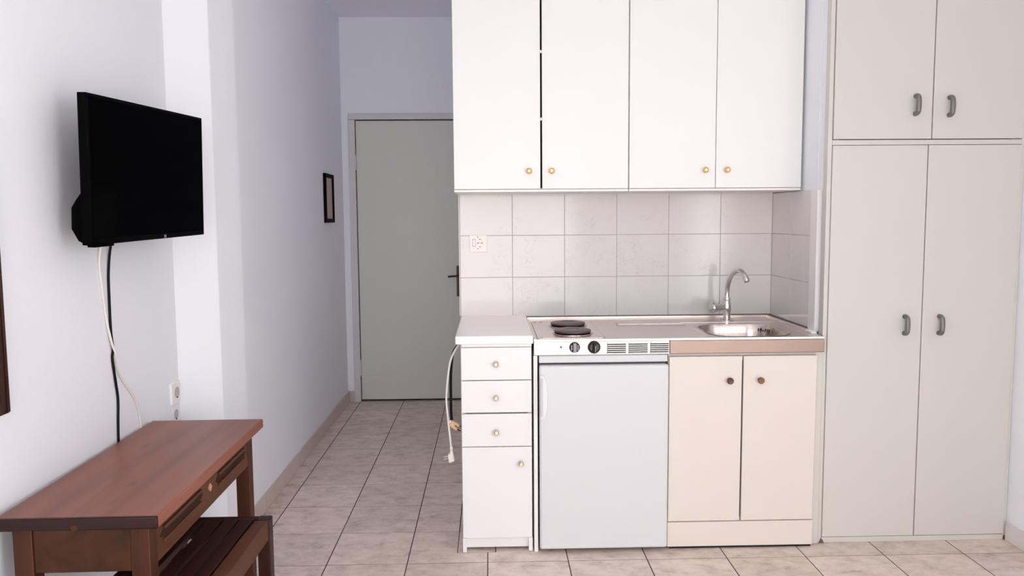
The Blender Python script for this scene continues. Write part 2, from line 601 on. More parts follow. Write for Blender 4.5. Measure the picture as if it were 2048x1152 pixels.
def floor_tile(x0, x1, y0, y1):
    if y0 > 3.0 and x0 < XH:
        x0 = XH
    x0, x1, y0, y1 = max(x0 + GX, XL + .001), min(x1 - GX, XR - .001), max(y0 + GY, BACK_Y), min(y1 - GY, YE + .05)
    if x1 - x0 < 0.01 or y1 - y0 < 0.01:
        return
    key = (round(x1 - x0, 3), round(y1 - y0, 3))
    if key in _tile_cache:
        o = bpy.data.objects.new("tile", _tile_cache[key])
        COL.objects.link(o)
        o.parent = floor
        o.location = Vector(((x0 + x1) / 2, (y0 + y1) / 2, -0.009)) - floor.location
    else:
        o = mk("tile", box(x0, x1, y0, y1, -0.009, 0.0, 0.0006, 1), 'floor_tile', floor)
        _tile_cache[key] = o.data


for i in sorted(cols)[:-1]:
    for j in range(-16, 9):
        y0, y1 = OY + PX * j, OY + PX * (j + 1)
        if y1 < BACK_Y or y0 > YE:
            continue
        x0, x1 = cols[i], cols[i + 1]
        if y0 > OY + 0.1 and i >= 1 and y0 > 3.45:
            continue                       # under the kitchen units and inside the block behind them
        if i == 0 and j == 0:              # tile cut around the kitchen foot
            L = [(x0 + GX, y0 + GY), (x1 - GX, y0 + GY), (x1 - GX, 3.145), (-0.1515, 3.145), (-0.1515, y1 - GY), (x0 + GX, y1 - GY)]
            mk("tile", prism(L, -0.009, 0.0, 'Z'), 'floor_tile', floor)
            floor_tile(-0.1505, 0.0065, 3.1465, y1)
            continue
        if i == 0 and j >= 1:
            floor_tile(x0, -0.150, y0, y1)
            if y0 < 3.7:
                floor_tile(-0.150, x1, y0, min(y1, 3.80))
            continue
        if i == 1 and j == 0:
            L = [(x0 + GX, y0 + GY), (x1 - GX, y0 + GY), (x1 - GX, y1 - GY), (0.0085, y1 - GY), (0.0085, 3.145), (x0 + GX, 3.145)]
            mk("tile", prism(L, -0.009, 0.0, 'Z'), 'floor_tile', floor)
            continue
        floor_tile(x0, x1, y0, y1)

struct("wall_left", box(-1.42, XL, BACK_Y - 0.15, YJ, -0.1, ZC + 0.1), 'wall', "white plaster wall behind the television and table")
wh = prism([(-1.42, YJ), (XL, YJ), (-1.116, 3.272), (XH, 3.465), (XH, YE + 0.2), (-1.42, YE + 0.2)], -0.1, ZC + 0.1, 'Z')
for f in wh.faces:
    f.smooth = False
for (ex, ey, eo) in ((-1.116, 3.272, 0.004), (XH, 3.465, 0.012)):
    bmesh.ops.bevel(wh, geom=[e for e in wh.edges if all(abs(v.co.x - ex) < 1e-4 and abs(v.co.y - ey) < 1e-4 for v in e.verts)],
                    offset=eo, segments=4, profile=0.5, affect='EDGES')
struct("wall_hall", wh, 'wall', "white plaster wall along the entrance passage")
wall_kitchen = struct("wall_kitchen", box(-0.1505, XR + 0.15, YW, YE + 0.2, -0.1, ZC + 0.1), 'wall', "white wall behind the kitchenette with tiled splashback")
wall_return = struct("wall_return", box(1.361, 1.400, 3.225, YW, -0.1, ZC + 0.1), 'wall', "white side wall between kitchenette and wardrobe")
wrt = bmesh.new()
b_box(wrt, XR, XR + 0.15, BACK_Y - 0.15, SIDE[0], -0.1, ZC + 0.1)
b_box(wrt, XR, XR + 0.15, SIDE[1], YW, -0.1, ZC + 0.1)
b_box(wrt, XR, XR + 0.15, SIDE[0], SIDE[1], SIDE[3], ZC + 0.1)
struct("wall_right", wrt, 'wall', "white wall beside the wardrobe")
we = bmesh.new()
DX0, DX1, DZ = -0.985, -0.175, 2.082
b_box(we, XH, DX0, YE, YE + 0.15, -0.1, ZC + 0.1)
b_box(we, DX0, DX1, YE, YE + 0.15, DZ, ZC + 0.1)
struct("wall_end", we, 'wall', "white wall above and beside the entrance door")
wb = bmesh.new()
b_box(wb, XL, WIN[0], BACK_Y - 0.15, BACK_Y, -0.1, ZC + 0.1)
b_box(wb, WIN[1], XR, BACK_Y - 0.15, BACK_Y, -0.1, ZC + 0.1)
b_box(wb, WIN[0], WIN[1], BACK_Y - 0.15, BACK_Y, WIN[3], ZC + 0.1)
struct("wall_back", wb, 'wall', "white wall with the balcony opening")
struct("ceiling", box(-1.42, XR + 0.15, BACK_Y - 0.15, YE + 0.2, ZC, ZC + 0.15), 'ceiling', "white ceiling")
struct("terrace_ground", box(-14, 16, -16, 12, -0.40, -0.12), 'ext', "pale concrete terrace outside the balcony opening")

win = struct_root("window_1", (WIN[0], BACK_Y - 0.1, 0), "white aluminium frame of the open balcony doorway")
mk("frame_bar", box(WIN[0], WIN[0] + 0.06, BACK_Y - 0.10, BACK_Y - 0.03, 0, WIN[3], 0.004), 'alu', win)
mk("frame_bar", box(WIN[1] - 0.06, WIN[1], BACK_Y - 0.10, BACK_Y - 0.03, 0, WIN[3], 0.004), 'alu', win)
mk("frame_bar", box(WIN[0] + 0.06, WIN[1] - 0.06, BACK_Y - 0.10, BACK_Y - 0.03, WIN[3] - 0.06, WIN[3], 0.004), 'alu', win)

win2 = struct_root("window_2", (XR + 0.06, SIDE[0], 0), "white aluminium frame of the open side doorway")
mk("frame_bar", box(XR + 0.03, XR + 0.10, SIDE[0], SIDE[0] + 0.06, 0, SIDE[3], 0.004), 'alu', win2)
mk("frame_bar", box(XR + 0.03, XR + 0.10, SIDE[1] - 0.06, SIDE[1], 0, SIDE[3], 0.004), 'alu', win2)
mk("frame_bar", box(XR + 0.03, XR + 0.10, SIDE[0] + 0.06, SIDE[1] - 0.06, SIDE[3] - 0.06, SIDE[3], 0.004), 'alu', win2)

# splashback tiles
def wall_tiles():
    g = 0.0010
    mk("grout", box(-0.149, 1.353, YT + 0.0015, YW, ZK - 0.02, 1.4765), 'wall_grout', wall_kitchen)
    first = None
    for i in range(6):
        for j in range(3):
            x0, z1 = -0.149 + .25 * i, 1.477 - .2 * j
            if first is None:
                first = mk("tile", box(x0 + g, x0 + .25 - g, YT, YW - .002, z1 - .2 + g, z1 - g, 0.0012, 2), 'wall_tile', wall_kitchen)
            else:
                o = bpy.data.objects.new("tile", first.data)
                COL.objects.link(o)
                o.parent = wall_kitchen
                o.location = first.location + Vector((.25 * i, 0, -.2 * j))
    mk("grout", box(1.3525, 1.361, 3.322, YT + 0.0015, ZK - 0.02, 1.4685), 'wall_grout', wall_return)
    for (y0, y1) in ((3.556, 3.802), (3.322, 3.556)):
        for j in range(3):
            z1 = 1.469 - .2 * j
            if j:
                z1 = 1.477 - .2 * j
            mk("tile", box(1.351, 1.3595, y0 + g, y1 - g, 1.277 - .2 * j + g, z1 - g, 0.0012, 2), 'wall_tile', wall_return)


wall_tiles()
t = struct("trim_1", box(-0.1540, -0.1495, 3.790, 3.812, 0.895, 1.470, 0.0015, 3), 'upper_edge', "white edge strip at the end of the splashback tiles")
struct("trim_2", box(1.340, 1.3605, 3.250, 3.321, ZK + 0.004, 1.468, 0.002), 'upper_edge', "white vertical strip beside the side wall tiles")
struct("trim_3", box(1.3575, 1.3610, 3.296, 3.301, 1.470, ZC, 0.001), 'upper_edge', "thin white seam line on the side wall")

# skirting
sk = struct_root("baseboard_hall", (XH, YJ, 0), "tiled skirting along the passage wall")
ys = [3.470, 3.655, 3.985, 4.30, 4.62, 4.94, 5.26, 5.58, YE]
for a, b in zip(ys, ys[1:]):
    mk("skirting_tile", box(XH, XH + 0.010, a + 0.001, b - 0.001, 0.0, 0.080 + random.uniform(-.002, .002), 0.002), 'skirt', sk)
mk("skirting_tile", prism([(-1.115, 3.275), (-1.105, 3.273), (XH + .010, 3.468), (XH, 3.468)], 0, 0.08, 'Z'), 'skirt', sk)
sk2 = struct_root("baseboard_end", (XH, YE, 0), "short tiled skirting beside the entrance door")
mk("skirting_tile", box(XH + 0.011, -1.028, YE - 0.010, YE, 0, 0.08, 0.002), 'skirt', sk2)
sk3 = struct_root("baseboard_left", (XL, 0, 0), "tiled skirting below the television wall")
for n in range(10):
    a = BACK_Y + 0.05 + n * 0.505
    mk("skirting_tile", box(XL, XL + 0.010, a + 0.001, a + 0.503, 0, 0.08, 0.002), 'skirt', sk3)
mk("skirting_tile", prism([(XL, YJ), (XL + .010, YJ - .006), (-1.110, 3.262), (-1.1165, 3.2705)], 0, 0.08, 'Z'), 'skirt', sk3)
struct("baseboard_right", box(XR - 0.012, XR, SIDE[1] + 0.02, 3.176, 0.0, 0.078, 0.003), 'skirt_white', "pale skirting along the wall beside the wardrobe")

# entrance door
door = struct_root("door_1", (-0.58, YE, 0), "grey-beige flush entrance door with bronze lever handle")
mk("door_frame", box(-1.028, -0.980, YE - 0.016, YE + 0.06, 0, 2.072, 0.003), 'door_frame', door)
mk("door_frame", box(-0.180, -0.156, YE - 0.016, YE + 0.06, 0, 2.072, 0.003), 'door_frame', door)
mk("door_frame", box(-1.028, -0.156, YE - 0.016, YE + 0.06, 2.074, 2.118, 0.003), 'door_frame', door)
mk("door_gap_shade", box(-0.980, -0.180, YE + 0.035, YE + 0.06, 0, 2.074), 'dark', door)  # black sheet behind the leaf, painted shade for the gaps around it
leaf = mk("leaf", box(-0.974, -0.186, YE - 0.008, YE + 0.030, 0.015, 2.066, 0.003), 'door', door)
for z0, z1 in ((1.71, 1.82), (0.195, 0.32)):
    mk("hinge", lathe([(0.0, 0), (0.006, 0.001), (0.006, (z1 - z0) / 2 - .001), (0.0045, (z1 - z0) / 2), (0.006, (z1 - z0) / 2 + .001), (0.006, z1 - z0 - .001), (0, z1 - z0)],
                      (-0.978, YE - 0.018, z0), n=12), 'door_frame', leaf)
mk("handle_plate", prism(rrect(-0.258, -0.218, 0.782, 1.010, 0.006, 4), YE - 0.014, YE - 0.008, 'Y', 0.0015), 'bronze', leaf)
hb = bmesh.new()
b_lathe(hb, [(0.011, 0), (0.009, 0.02), (0.009, 0.045)], (-0.232, YE - 0.012, 0.934), (0, -1, 0), 14)
b_tube(hb, smooth_path([(-0.225, YE - 0.054, 0.934), (-0.26, YE - 0.057, 0.935), (-0.295, YE - 0.056, 0.934), (-0.318, YE - 0.050, 0.931)], 5), 0.0075, 10)
mk("handle", hb, 'bronze', leaf)
mk("keyhole", lathe([(0.0, 0), (0.008, 0.0005), (0.008, 0.003), (0.0, 0.0035)], (-0.232, YE - 0.014, 0.852), (0, -1, 0), 14), 'dark', leaf)

# ------------------------------------------------------------------ upper cabinets
UY, UZ0, UZ1 = 3.450, 1.472, 2.420


def upper_cabinet(x0, x1, label, gap, knobs):
    c = thing("wall_cabinet", ((x0 + x1) / 2, YW, UZ0), label, "cabinet", "wall cabinets above the splashback")
    body = bmesh.new()
    t_ = 0.016
    yb = UY + 0.020
    b_box(body, x0, x0 + t_, yb, YW - .001, UZ0, UZ1, .001, 1)
    b_box(body, x1 - t_, x1, yb, YW - .001, UZ0, UZ1, .001, 1)
    b_box(body, x0 + t_, x1 - t_, yb, YW - .001, UZ0, UZ0 + t_, .001, 1)
    b_box(body, x0 + t_, x1 - t_, yb, YW - .001, UZ1 - t_, UZ1, .001, 1)
    b_box(body, x0 + t_, x1 - t_, YW - .012, YW - .002, UZ0 + t_, UZ1 - t_)
    mk("body", body, 'upper_edge', c)
    mk("bottom_strip", box(x0 + 0.001, x1 - 0.001, UY + 0.002, yb, UZ0 + 0.0005, UZ0 + 0.0105, .001, 1), 'upper_edge', c)
    xm = (x0 + x1) / 2
    for (a, b, kx) in ((x0 + .0015, xm - gap, knobs[0]), (xm + gap, x1 - .0015, knobs[1])):
        d = mk("door", box(a, b, UY, UY + 0.018, UZ0 + 0.0125, UZ1 - .002, 0.0016, 2), 'upper', c)
        kn = mk("knob", lathe([(0.0, 0), (0.007, 0.0), (0.006, 0.008), (0.0085, 0.012), (0.0125, 0.016), (0.0130, 0.020), (0.0105, 0.0235), (0.008, 0.0225), (0.0, 0.0225)],
                              (kx, UY, 1.561), (0, -1, 0), 20), 'gold_wood', d)
        mk("knob_inset", lathe([(0.0, 0), (0.0072, 0), (0.006, 0.0022), (0, 0.003)], (kx, UY - 0.0225, 1.561), (0, -1, 0), 16), 'brass', kn)
    return c


cabA = upper_cabinet(-0.158, 0.595, "white double-door wall cabinet with dark slit between doors, beside the passage", 0.0042, (0.165, 0.262))
cabB = upper_cabinet(0.597, 1.3495, "white double-door wall cabinet with closed doors, above the sink", 0.0012, (0.926, 1.021))
for z in (2.065, 1.782):
    mk("hinge_clip", box(0.2150, 0.2225, UY + .004, UY + .012, z - .006, z + .006, .001, 1), 'upper_edge', cabA)
mk("gap_shade", box(0.208, 0.230, UY + 0.021, UY + 0.026, UZ0 + 0.02, UZ1 - .02), 'dark', cabA)  # black strip added as the shade in the slit between the doors

# ------------------------------------------------------------------ drawer unit
cab = thing("drawer_cabinet", (0.017, 3.45, 0), "narrow white base cabinet with three drawers and a door below", "cabinet")
bd = bmesh.new()
DXL, DXR = -0.1275, 0.158
for a, b in ((DXL, DXL + .016), (DXR - .016, DXR)):
    b_box(bd, a, b, YF + 0.026, 3.79, 0.002, 0.860, .001, 1)
b_box(bd, DXL + .016, DXR - .016, YF + 0.026, 3.79, 0.060, 0.076)
b_box(bd, DXL + .016, DXR - .016, YF + 0.026, 3.79, 0.842, 0.858)
b_box(bd, DXL + .016, DXR - .016, 3.77, 3.788, 0.076, 0.842)
mk("body", bd, 'drawer', cab)
mk("leg", box(DXL, DXL + .016, YF + 0.008, YF + 0.0255, 0.0, 0.0585, .001, 1), 'drawer', cab)
mk("leg", box(DXR - .016, DXR, YF + 0.008, YF + 0.0255, 0.002, 0.0585, .001, 1), 'drawer', cab)
mk("toe_kick", box(DXL + .016, DXR - .016, YF + 0.030, YF + 0.046, 0.012, 0.060), 'drawer', cab)
mk("gap_shade", box(DXL + .02, DXR - .02, YF + 0.0265, YF + 0.029, 0.08, 0.84), 'dark', cab)  # black sheet added as the shade in the drawer gaps
mk("top_rail", box(DXL + 0.006, DXR, YF + 0.010, YF + 0.025, 0.847, 0.860, .001, 1), 'drawer', cab)


def ringed_knob(x, z, parent):
    kn = mk("knob", lathe([(0, 0), (0.008, 0), (0.006, 0.006), (0.0075, 0.010), (0.0105, 0.014), (0.0105, 0.019), (0.0085, 0.0215), (0.007, 0.0205), (0, 0.0205)],
                          (x, YF + .0075, z), (0, -1, 0), 20, sy=1.12), 'pale_brass', parent)
    mk("knob_inset", lathe([(0, 0), (0.0072, 0), (0.0058, 0.003), (0.003, 0.0045), (0, 0.005)], (x, YF - 0.013, z), (0, -1, 0), 16, sy=1.12), 'ivory', kn)


for n, (z0, z1, kz) in enumerate(((0.7135, 0.8450, 0.779), (0.5800, 0.7105, 0.642), (0.4410, 0.5748, 0.501))):
    d = mk("drawer", box(DXL + .002, DXR - .001, YF + 0.008, YF + 0.025, z0, z1, 0.002, 2), 'drawer', cab)
    ringed_knob(0.0135, kz, d)
d = mk("door", box(DXL + .002, DXR - .001, YF + 0.008, YF + 0.025, 0.0595, 0.4380, 0.002, 2), 'drawer', cab)
ringed_knob(0.112, 0.371, d)

w = tag(mk("worktop", box(-0.147, 0.1635, YF - 0.005, 3.801, 0.8605, 0.8935, 0.004, 3), 'laminate_top'),
        "short pale laminate worktop on the narrow drawer cabinet", "worktop")
tag(mk("upright_panel", box(0.1650, 0.1805, YF + 0.004, 3.79, 0.0, 0.8105, 0.001, 1), 'upper_edge'),
    "tall thin white upright panel between drawer cabinet and fridge", "panel")

# ------------------------------------------------------------------ fridge
fr = thing("fridge", (0.448, 3.42, 0), "small white under-counter fridge with door handle at its edge", "fridge")
FX0, FX1 = 0.1870, 0.7065
mk("body", box(FX0 + .004, FX1 - .002, YF + 0.036, 3.74, 0.020, 0.770, .006, 3), 'fridge', fr)
mk("top_panel", box(FX0, FX1, YF + 0.010, 3.76, 0.7790, 0.8090, .004, 3), 'fridge', fr)
mk("gasket", box(FX0 + .008, FX1 - .008, YF + 0.024, YF + 0.036, 0.030, 0.776), 'gasket', fr)
fd = mk("door", box(FX0, FX1, YF - 0.018, YF + 0.024, 0.0160, 0.7725, .009, 4), 'fridge', fr)
mk("bottom_strip", box(FX0 + .004, FX1 - .004, YF - 0.0195, YF - 0.016, 0.0215, 0.0330, .0015, 2), 'fridge', fd)
prof = []
for i in range(17):
    a = math.pi * i / 16
    prof.append((FX0 + 0.003 + 0.030 * math.sin(a) ** 0.6, 0.648 - 0.090 * math.cos(a)))
hp = prism([(FX0 + 0.003, 0.558)] + prof[1:-1] + [(FX0 + 0.003, 0.738)], YF - 0.0300, YF - 0.017, 'Y', 0.003)
mk("handle", hp, 'fridge_grey', fd)
mk("handle_shade", box(FX0 + .0035, FX0 + .0135, YF - 0.0315, YF - 0.0285, 0.570, 0.726, .001, 2), 'recess', fd)  # grey strip painted as shade at the handle's left side
for x in (FX0 + .05, FX1 - .05):
    mk("foot", lathe([(0.014, 0), (0.014, 0.012), (0.008, 0.013), (0.008, 0.022)], (x, YF + 0.07, 0), n=14), 'gasket', fr)

# ------------------------------------------------------------------ sink base cabinet
sc_ = thing("sink_cabinet", (1.013, 3.45, 0), "cream two-door base cabinet with brown knobs below the sink", "cabinet")
SX0, SX1 = 0.7110, 1.3180
b2 = bmesh.new()
b_box(b2, SX0, SX0 + .016, YF + 0.026, 3.79, 0.012, 0.810, .001, 1)
b_box(b2, SX1 - .016, SX1, YF + 0.026, 3.79, 0.012, 0.810, .001, 1)
b_box(b2, SX0 + .016, SX1 - .016, YF + 0.026, 3.79, 0.110, 0.126)
b_box(b2, SX0 + .016, SX1 - .016, YF + 0.0262, YF + 0.0305, 0.780, 0.810)
b_box(b2, SX0 + .016, SX1 - .016, 3.774, 3.79, 0.126, 0.794)
mk("body", b2, 'cream', sc_)
mk("gap_shade", box(1.000, 1.025, YF + 0.0265, YF + 0.031, 0.127, 0.792), 'dark', sc_)  # black strip standing for shade between the two sink doors
mk("plinth", box(SX0, SX1 - .006, YF + 0.004, YF + 0.020, 0.010, 0.1125, .001, 1), 'cream', sc_)
mk("gap_shade", box(SX0 + .01, SX1 - .01, YF + 0.010, YF + 0.018, 0.0005, 0.010), 'dark', sc_)  # black strip standing for shade under the plinth


def turned_knob(x, z, parent, m_):
    kn = mk("knob", lathe([(0, 0), (0.009, 0), (0.007, 0.007), (0.010, 0.012), (0.0135, 0.016), (0.0135, 0.021), (0.0115, 0.024), (0.0085, 0.0228), (0, 0.0228)],
                          (x, YF + .008, z), (0, -1, 0), 22), m_, parent)
    return kn


for k, poly in enumerate(([(0.7135, 0.1150), (1.0085, 0.1150), (1.0095, 0.7995), (0.7135, 0.7995)],
                          [(1.0150, 0.1150), (1.3120, 0.1150), (1.3150, 0.7995), (1.0160, 0.7995)])):
    d = mk("door", prism(poly, YF + 0.008, YF + 0.025, 'Y', 0.002), 'cream', sc_)
    turned_knob((0.957, 1.082)[k], 0.701, d, ('dark_knob', 'copper')[k])

# ------------------------------------------------------------------ steel hob and sink unit
un = thing("hob_sink_unit", (0.748, 3.47, 0.81), "stainless steel kitchenette top with two hotplates, drainer and sink", "worktop")
KX0, KX1, KB = 0.1665, 1.3385, 3.800
BAS = (0.905, 1.235, 3.170, 3.530)
DRN = (0.560, 0.880, 3.185, 3.590)


def top_plate():
    bm = bmesh.new()
    loops = [[(KX0, YF), (KX1, YF), (KX1, KB), (KX0, KB)], rrect(*BAS, 0.095, 10), rrect(*DRN, 0.02, 4)]
    edges, lv = [], []
    for L in loops:
        vs = [bm.verts.new((x, y, ZK)) for x, y in L]
        lv.append(vs)
        for i in range(len(vs)):
            edges.append(bm.edges.new((vs[i], vs[(i + 1) % len(vs)])))
    bmesh.ops.triangle_fill(bm, use_beauty=True, use_dissolve=False, edges=edges)
    # drainer recess
    c = ((DRN[0] + DRN[1]) / 2, (DRN[2] + DRN[3]) / 2)
    prev = lv[2]
    for sx, sy, dz in ((0.985, 0.985, -0.006), (0.95, 0.955, -0.008)):
        cur = [bm.verts.new((c[0] + (v.co.x - c[0]) * sx, c[1] + (v.co.y - c[1]) * sy, ZK + dz)) for v in lv[2]]
        for i in range(len(cur)):
            j = (i + 1) % len(cur)
            bm.faces.new((prev[i], prev[j], cur[j], cur[i]))
        prev = cur
    bm.faces.new(prev)
    # folded edge down at the front and sides
    o = lv[0]
    low = [bm.verts.new((v.co.x, v.co.y, ZK - 0.008)) for v in o]
    for i in range(4):
        j = (i + 1) % 4
        bm.faces.new((o[i], o[j], low[j], low[i]))
    bmesh.ops.recalc_face_normals(bm, faces=bm.faces[:])
    return bm


tp = mk("top_plate", top_plate(), 'steel', un, smooth=25)


def basin():
    bm = bmesh.new()
    base = rrect(*BAS, 0.095, 10)
    c = ((BAS[0] + BAS[1]) / 2, (BAS[2] + BAS[3]) / 2)
    rings = []
    for s, z in ((1.035, ZK + 0.0015), (1.0, ZK + 0.001), (0.985, ZK - 0.006), (0.955, ZK - 0.04), (0.92, ZK - 0.10), (0.87, ZK - 0.128), (0.78, ZK - 0.139), (0.12, ZK - 0.145)):
        rings.append([bm.verts.new((c[0] + (x - c[0]) * s, c[1] + (y - c[1]) * s, z)) for x, y in base])
    for A, B in zip(rings, rings[1:]):
        for i in range(len(A)):
            j = (i + 1) % len(A)
            bm.faces.new((A[i], A[j], B[j], B[i]))
    bm.faces.new(rings[-1])
    bmesh.ops.recalc_face_normals(bm, faces=bm.faces[:])
    for f in bm.faces:
        f.smooth = True
    return bm


bs = mk("basin", basin(), 'steel_basin', un, smooth=40)
mk("drain", lathe([(0.0, 0), (0.022, 0.0), (0.026, 0.003), (0.030, 0.002), (0.031, 0.0)], (1.07, 3.35, ZK - 0.1445), n=24), 'chrome', bs)
for k in range(6):                        # overflow slots in the basin's rounded corner
    an = math.radians(53 - 7.2 * k)
    zt = ZK - 0.016 - (0.005 if k == 2 else 0)
    hh = 0.027 if k != 2 else 0.012
    sl = box(-0.003, 0.0015, -0.0028, 0.0028, -hh, 0, 0.0012, 2)
    bmesh.ops.rotate(sl, verts=sl.verts[:], cent=(0, 0, 0), matrix=Matrix.Rotation(an, 3, 'Z'))
    bmesh.ops.translate(sl, verts=sl.verts[:], vec=(1.14 + 0.0905 * math.cos(an), 3.435 + 0.0905 * math.sin(an), zt))
    mk("overflow_slot", sl, 'dark', bs)
# raised rims
rim = bmesh.new()
b_box(rim, KX0, KX1, KB - 0.016, KB, ZK - 0.002, ZK + 0.010, .003, 2)
b_box(rim, KX1 - 0.016, KX1, 3.30, KB - 0.016, ZK - 0.002, ZK + 0.009, .003, 2)
b_box(rim, KX0, KX0 + 0.008, YF + 0.002, KB - 0.016, ZK - 0.002, ZK + 0.003, .0012, 2)
mk("raised_rim", rim, 'steel', un)
mk("corner_cap", box(KX1 - 0.020, KX1 + .004, 3.225, 3.300, ZK - 0.002, ZK + 0.008, .003, 2), 'enamel_white', un)
ridge = bmesh.new()
b_box(ridge, 0.86, 1.32, 3.600, 3.606, ZK - .001, ZK + .002, .001, 1)
b_box(ridge, 1.290, 1.296, 3.18, 3.60, ZK - .001, ZK + .002, .001, 1)
mk("pressed_ridge", ridge, 'steel', un)
seal = bmesh.new()
b_box(seal, KX0, 1.351, KB, YT, ZK - 0.004, ZK + 0.013)
b_box(seal, KX1, 1.3508, 3.325, KB, ZK - 0.004, ZK + 0.011)
mk("sealant", seal, 'sealant', un)
# steel and white front
mk("steel_front", box(0.7120, KX1, YF - 0.004, YF + 0.022, 0.8130, ZK - 0.0085, .003, 3), 'steel_front', un)
cp = mk("control_panel", box(KX0, 0.7110, YF - 0.004, YF + 0.022, 0.8130, ZK - 0.0085, .003, 3), 'enamel_white', un)
hobp = mk("hob_plate", prism(rrect(0.183, 0.455, 3.165, 3.66, 0.012, 4), ZK, ZK + 0.0025, 'Z', 0.001), 'steel', un)
hl_ = bmesh.new()
for a in ((0.1815, 0.1830, 3.165, 3.660), (0.4552, 0.4572, 3.165, 3.660), (0.1830, 0.4552, 3.6602, 3.6625)):
    b_box(hl_, *a, ZK, ZK + 0.0006)
mk("hob_joint", hl_, 'sealant', un)
for (hx, hy) in ((0.3385, 3.520), (0.3365, 3.290)):
    h = mk("hotplate", lathe([(0.0, 0), (0.066, 0), (0.068, 0.008), (0.0765, 0.0085), (0.0775, 0.012), (0.0765, 0.0155), (0.070, 0.0175), (0.050, 0.0170), (0.0485, 0.0176),
                              (0.030, 0.0172), (0.028, 0.0160), (0.0, 0.0158)], (hx, hy, ZK + .0026), n=48), 'hob', un)
    mk("hotplate_rim", lathe([(0.072, 0.0), (0.0845, 0.0), (0.084, 0.003), (0.074, 0.006), (0.072, 0.006)], (hx, hy, ZK + .0026), n=48), 'hob_rim', h)
for (fx, fy) in ((0.20, 3.18), (0.438, 3.18), (0.197, 3.645), (0.225, 3.648)):
    mk("screw", lathe([(0.007, 0), (0.007, 0.0012), (0.0, 0.0022)], (fx, fy, ZK + .0024), n=14), 'hob_rim', hobp)
mk("indicator_lamp", lathe([(0.0045, 0), (0.0045, 0.002), (0.003, 0.0035), (0, 0.004)], (0.2745, YF - 0.004, 0.846), (0, -1, 0), 14), 'grey_metal', cp)
for (kx, kr, turned) in ((0.3290, 0.0205, True), (0.4070, 0.0245, False)):
    kn = mk("knob", lathe([(0, 0), (kr + .001, 0), (kr + .001, 0.0015), (kr, 0.003), (kr * .96, 0.008), (kr * .88, 0.010), (0, 0.010)], (kx, YF - 0.004, 0.8445), (0, -1, 0), 28), 'knob_black', cp)
    if turned:
        mk("pointer", box(kx - 0.0065, kx + 0.0065, YF - 0.024, YF - 0.0135, 0.8445 - kr * .9, 0.8445 + kr * .9, .002, 2), 'knob_grey', kn)
        for s in (-1, 1):
            mk("grip_inlay", box(kx + s * 0.0125 - .003, kx + s * 0.0125 + .003, YF - 0.0155, YF - 0.0135, 0.834, 0.855, .0008, 1), 'knob_grey', kn)
    else:
        mk("pointer", box(kx - 0.0055, kx + 0.0055, YF - 0.026, YF - 0.0135, 0.8445 - kr * .92, 0.8445 + kr * .92, .002, 2), 'knob_black', kn)
        mk("grip_inlay", box(kx + 0.0015, kx + 0.005, YF - 0.0272, YF - 0.0255, 0.8445 - kr * .7, 0.8445 + kr * .35, .0006, 1), 'knob_grey', kn)
        for s in (-1, 1):
            mk("grip_inlay", prism([(kx + s * 0.008, 0.829), (kx + s * 0.017, 0.838), (kx + s * 0.017, 0.851), (kx + s * 0.008, 0.860)], YF - 0.0148, YF - 0.0135, 'Y'), 'gasket', kn)
for (vx0, vx1) in ((0.4600, 0.5350), (0.5460, 0.6220), (0.6330, 0.7070)):
    ve = mk("vent", box(vx0, vx1, YF - 0.0050, YF - 0.0038, 0.8165, 0.8640), 'dark', cp)
    for k in range(6):
        z = 0.8190 + 0.0080 * k
        s_ = prism([(YF - 0.0042, z + 0.0026), (YF - 0.0105, z + 0.0017), (YF - 0.0105, z - 0.0010), (YF - 0.0042, z - 0.0008)], vx0 + .001, vx1 - .001, 'X')
        mk("slat", s_, 'enamel_white', ve)
    mk("vent_hood", box(vx0 - .001, vx1 + .001, YF - 0.0085, YF - 0.0038, 0.8610, 0.8660, .001, 1), 'enamel_white', ve)

# ------------------------------------------------------------------ tap
fa = thing("tap", (1.096, 3.662, ZK), "chrome swan-neck tap with a single side handle behind the sink", "tap")
mk("base_flange", lathe([(0.0, 0), (0.030, 0), (0.030, 0.003), (0.022, 0.006), (0.0, 0.006)], (1.096, 3.662, ZK), n=28), 'chrome', fa)
mk("body", lathe([(0.0, .004), (0.0165, .004), (0.0165, 0.040), (0.0185, 0.050), (0.0190, 0.066), (0.0165, 0.084), (0.0125, 0.094), (0.0125, 0.098), (0, 0.098)], (1.096, 3.662, ZK), n=24), 'chrome', fa)
spp = smooth_path([(1.096, 3.662, 0.965), (1.0955, 3.662, 1.005), (1.097, 3.655, 1.045), (1.104, 3.638, 1.083), (1.117, 3.612, 1.108), (1.131, 3.585, 1.113), (1.1415, 3.562, 1.098), (1.146, 3.552, 1.083)], 7)
sp = mk("spout", b_tube(bmesh.new(), spp, 0.0112, 16), 'chrome', fa)
mk("collar_ring", lathe([(0.012, 0), (0.0160, 0.002), (0.0165, 0.008), (0.0160, 0.014), (0.0125, 0.017)], (1.096, 3.662, ZK + 0.094), n=24), 'chrome', sp)
ax = (spp[-1] - spp[-4]).normalized()
mk("aerator", lathe([(0, -0.004), (0.0128, -0.004), (0.0138, 0.0), (0.0138, 0.018), (0.0125, 0.022), (0, 0.020)], spp[-1] - ax * 0.004, ax, 20), 'chrome', sp)
hx_ = Vector((-0.93, -0.36, 0.02)).normalized()
hv = mk("handle", lathe([(0, -0.002), (0.0110, -0.002), (0.0115, 0.022), (0.0150, 0.025), (0.0165, 0.032), (0.0235, 0.066), (0.0250, 0.074), (0.0215, 0.080), (0, 0.082)],
                        Vector((1.096, 3.662, ZK + 0.062)) + hx_ * 0.010, hx_, 14), 'chrome', fa)

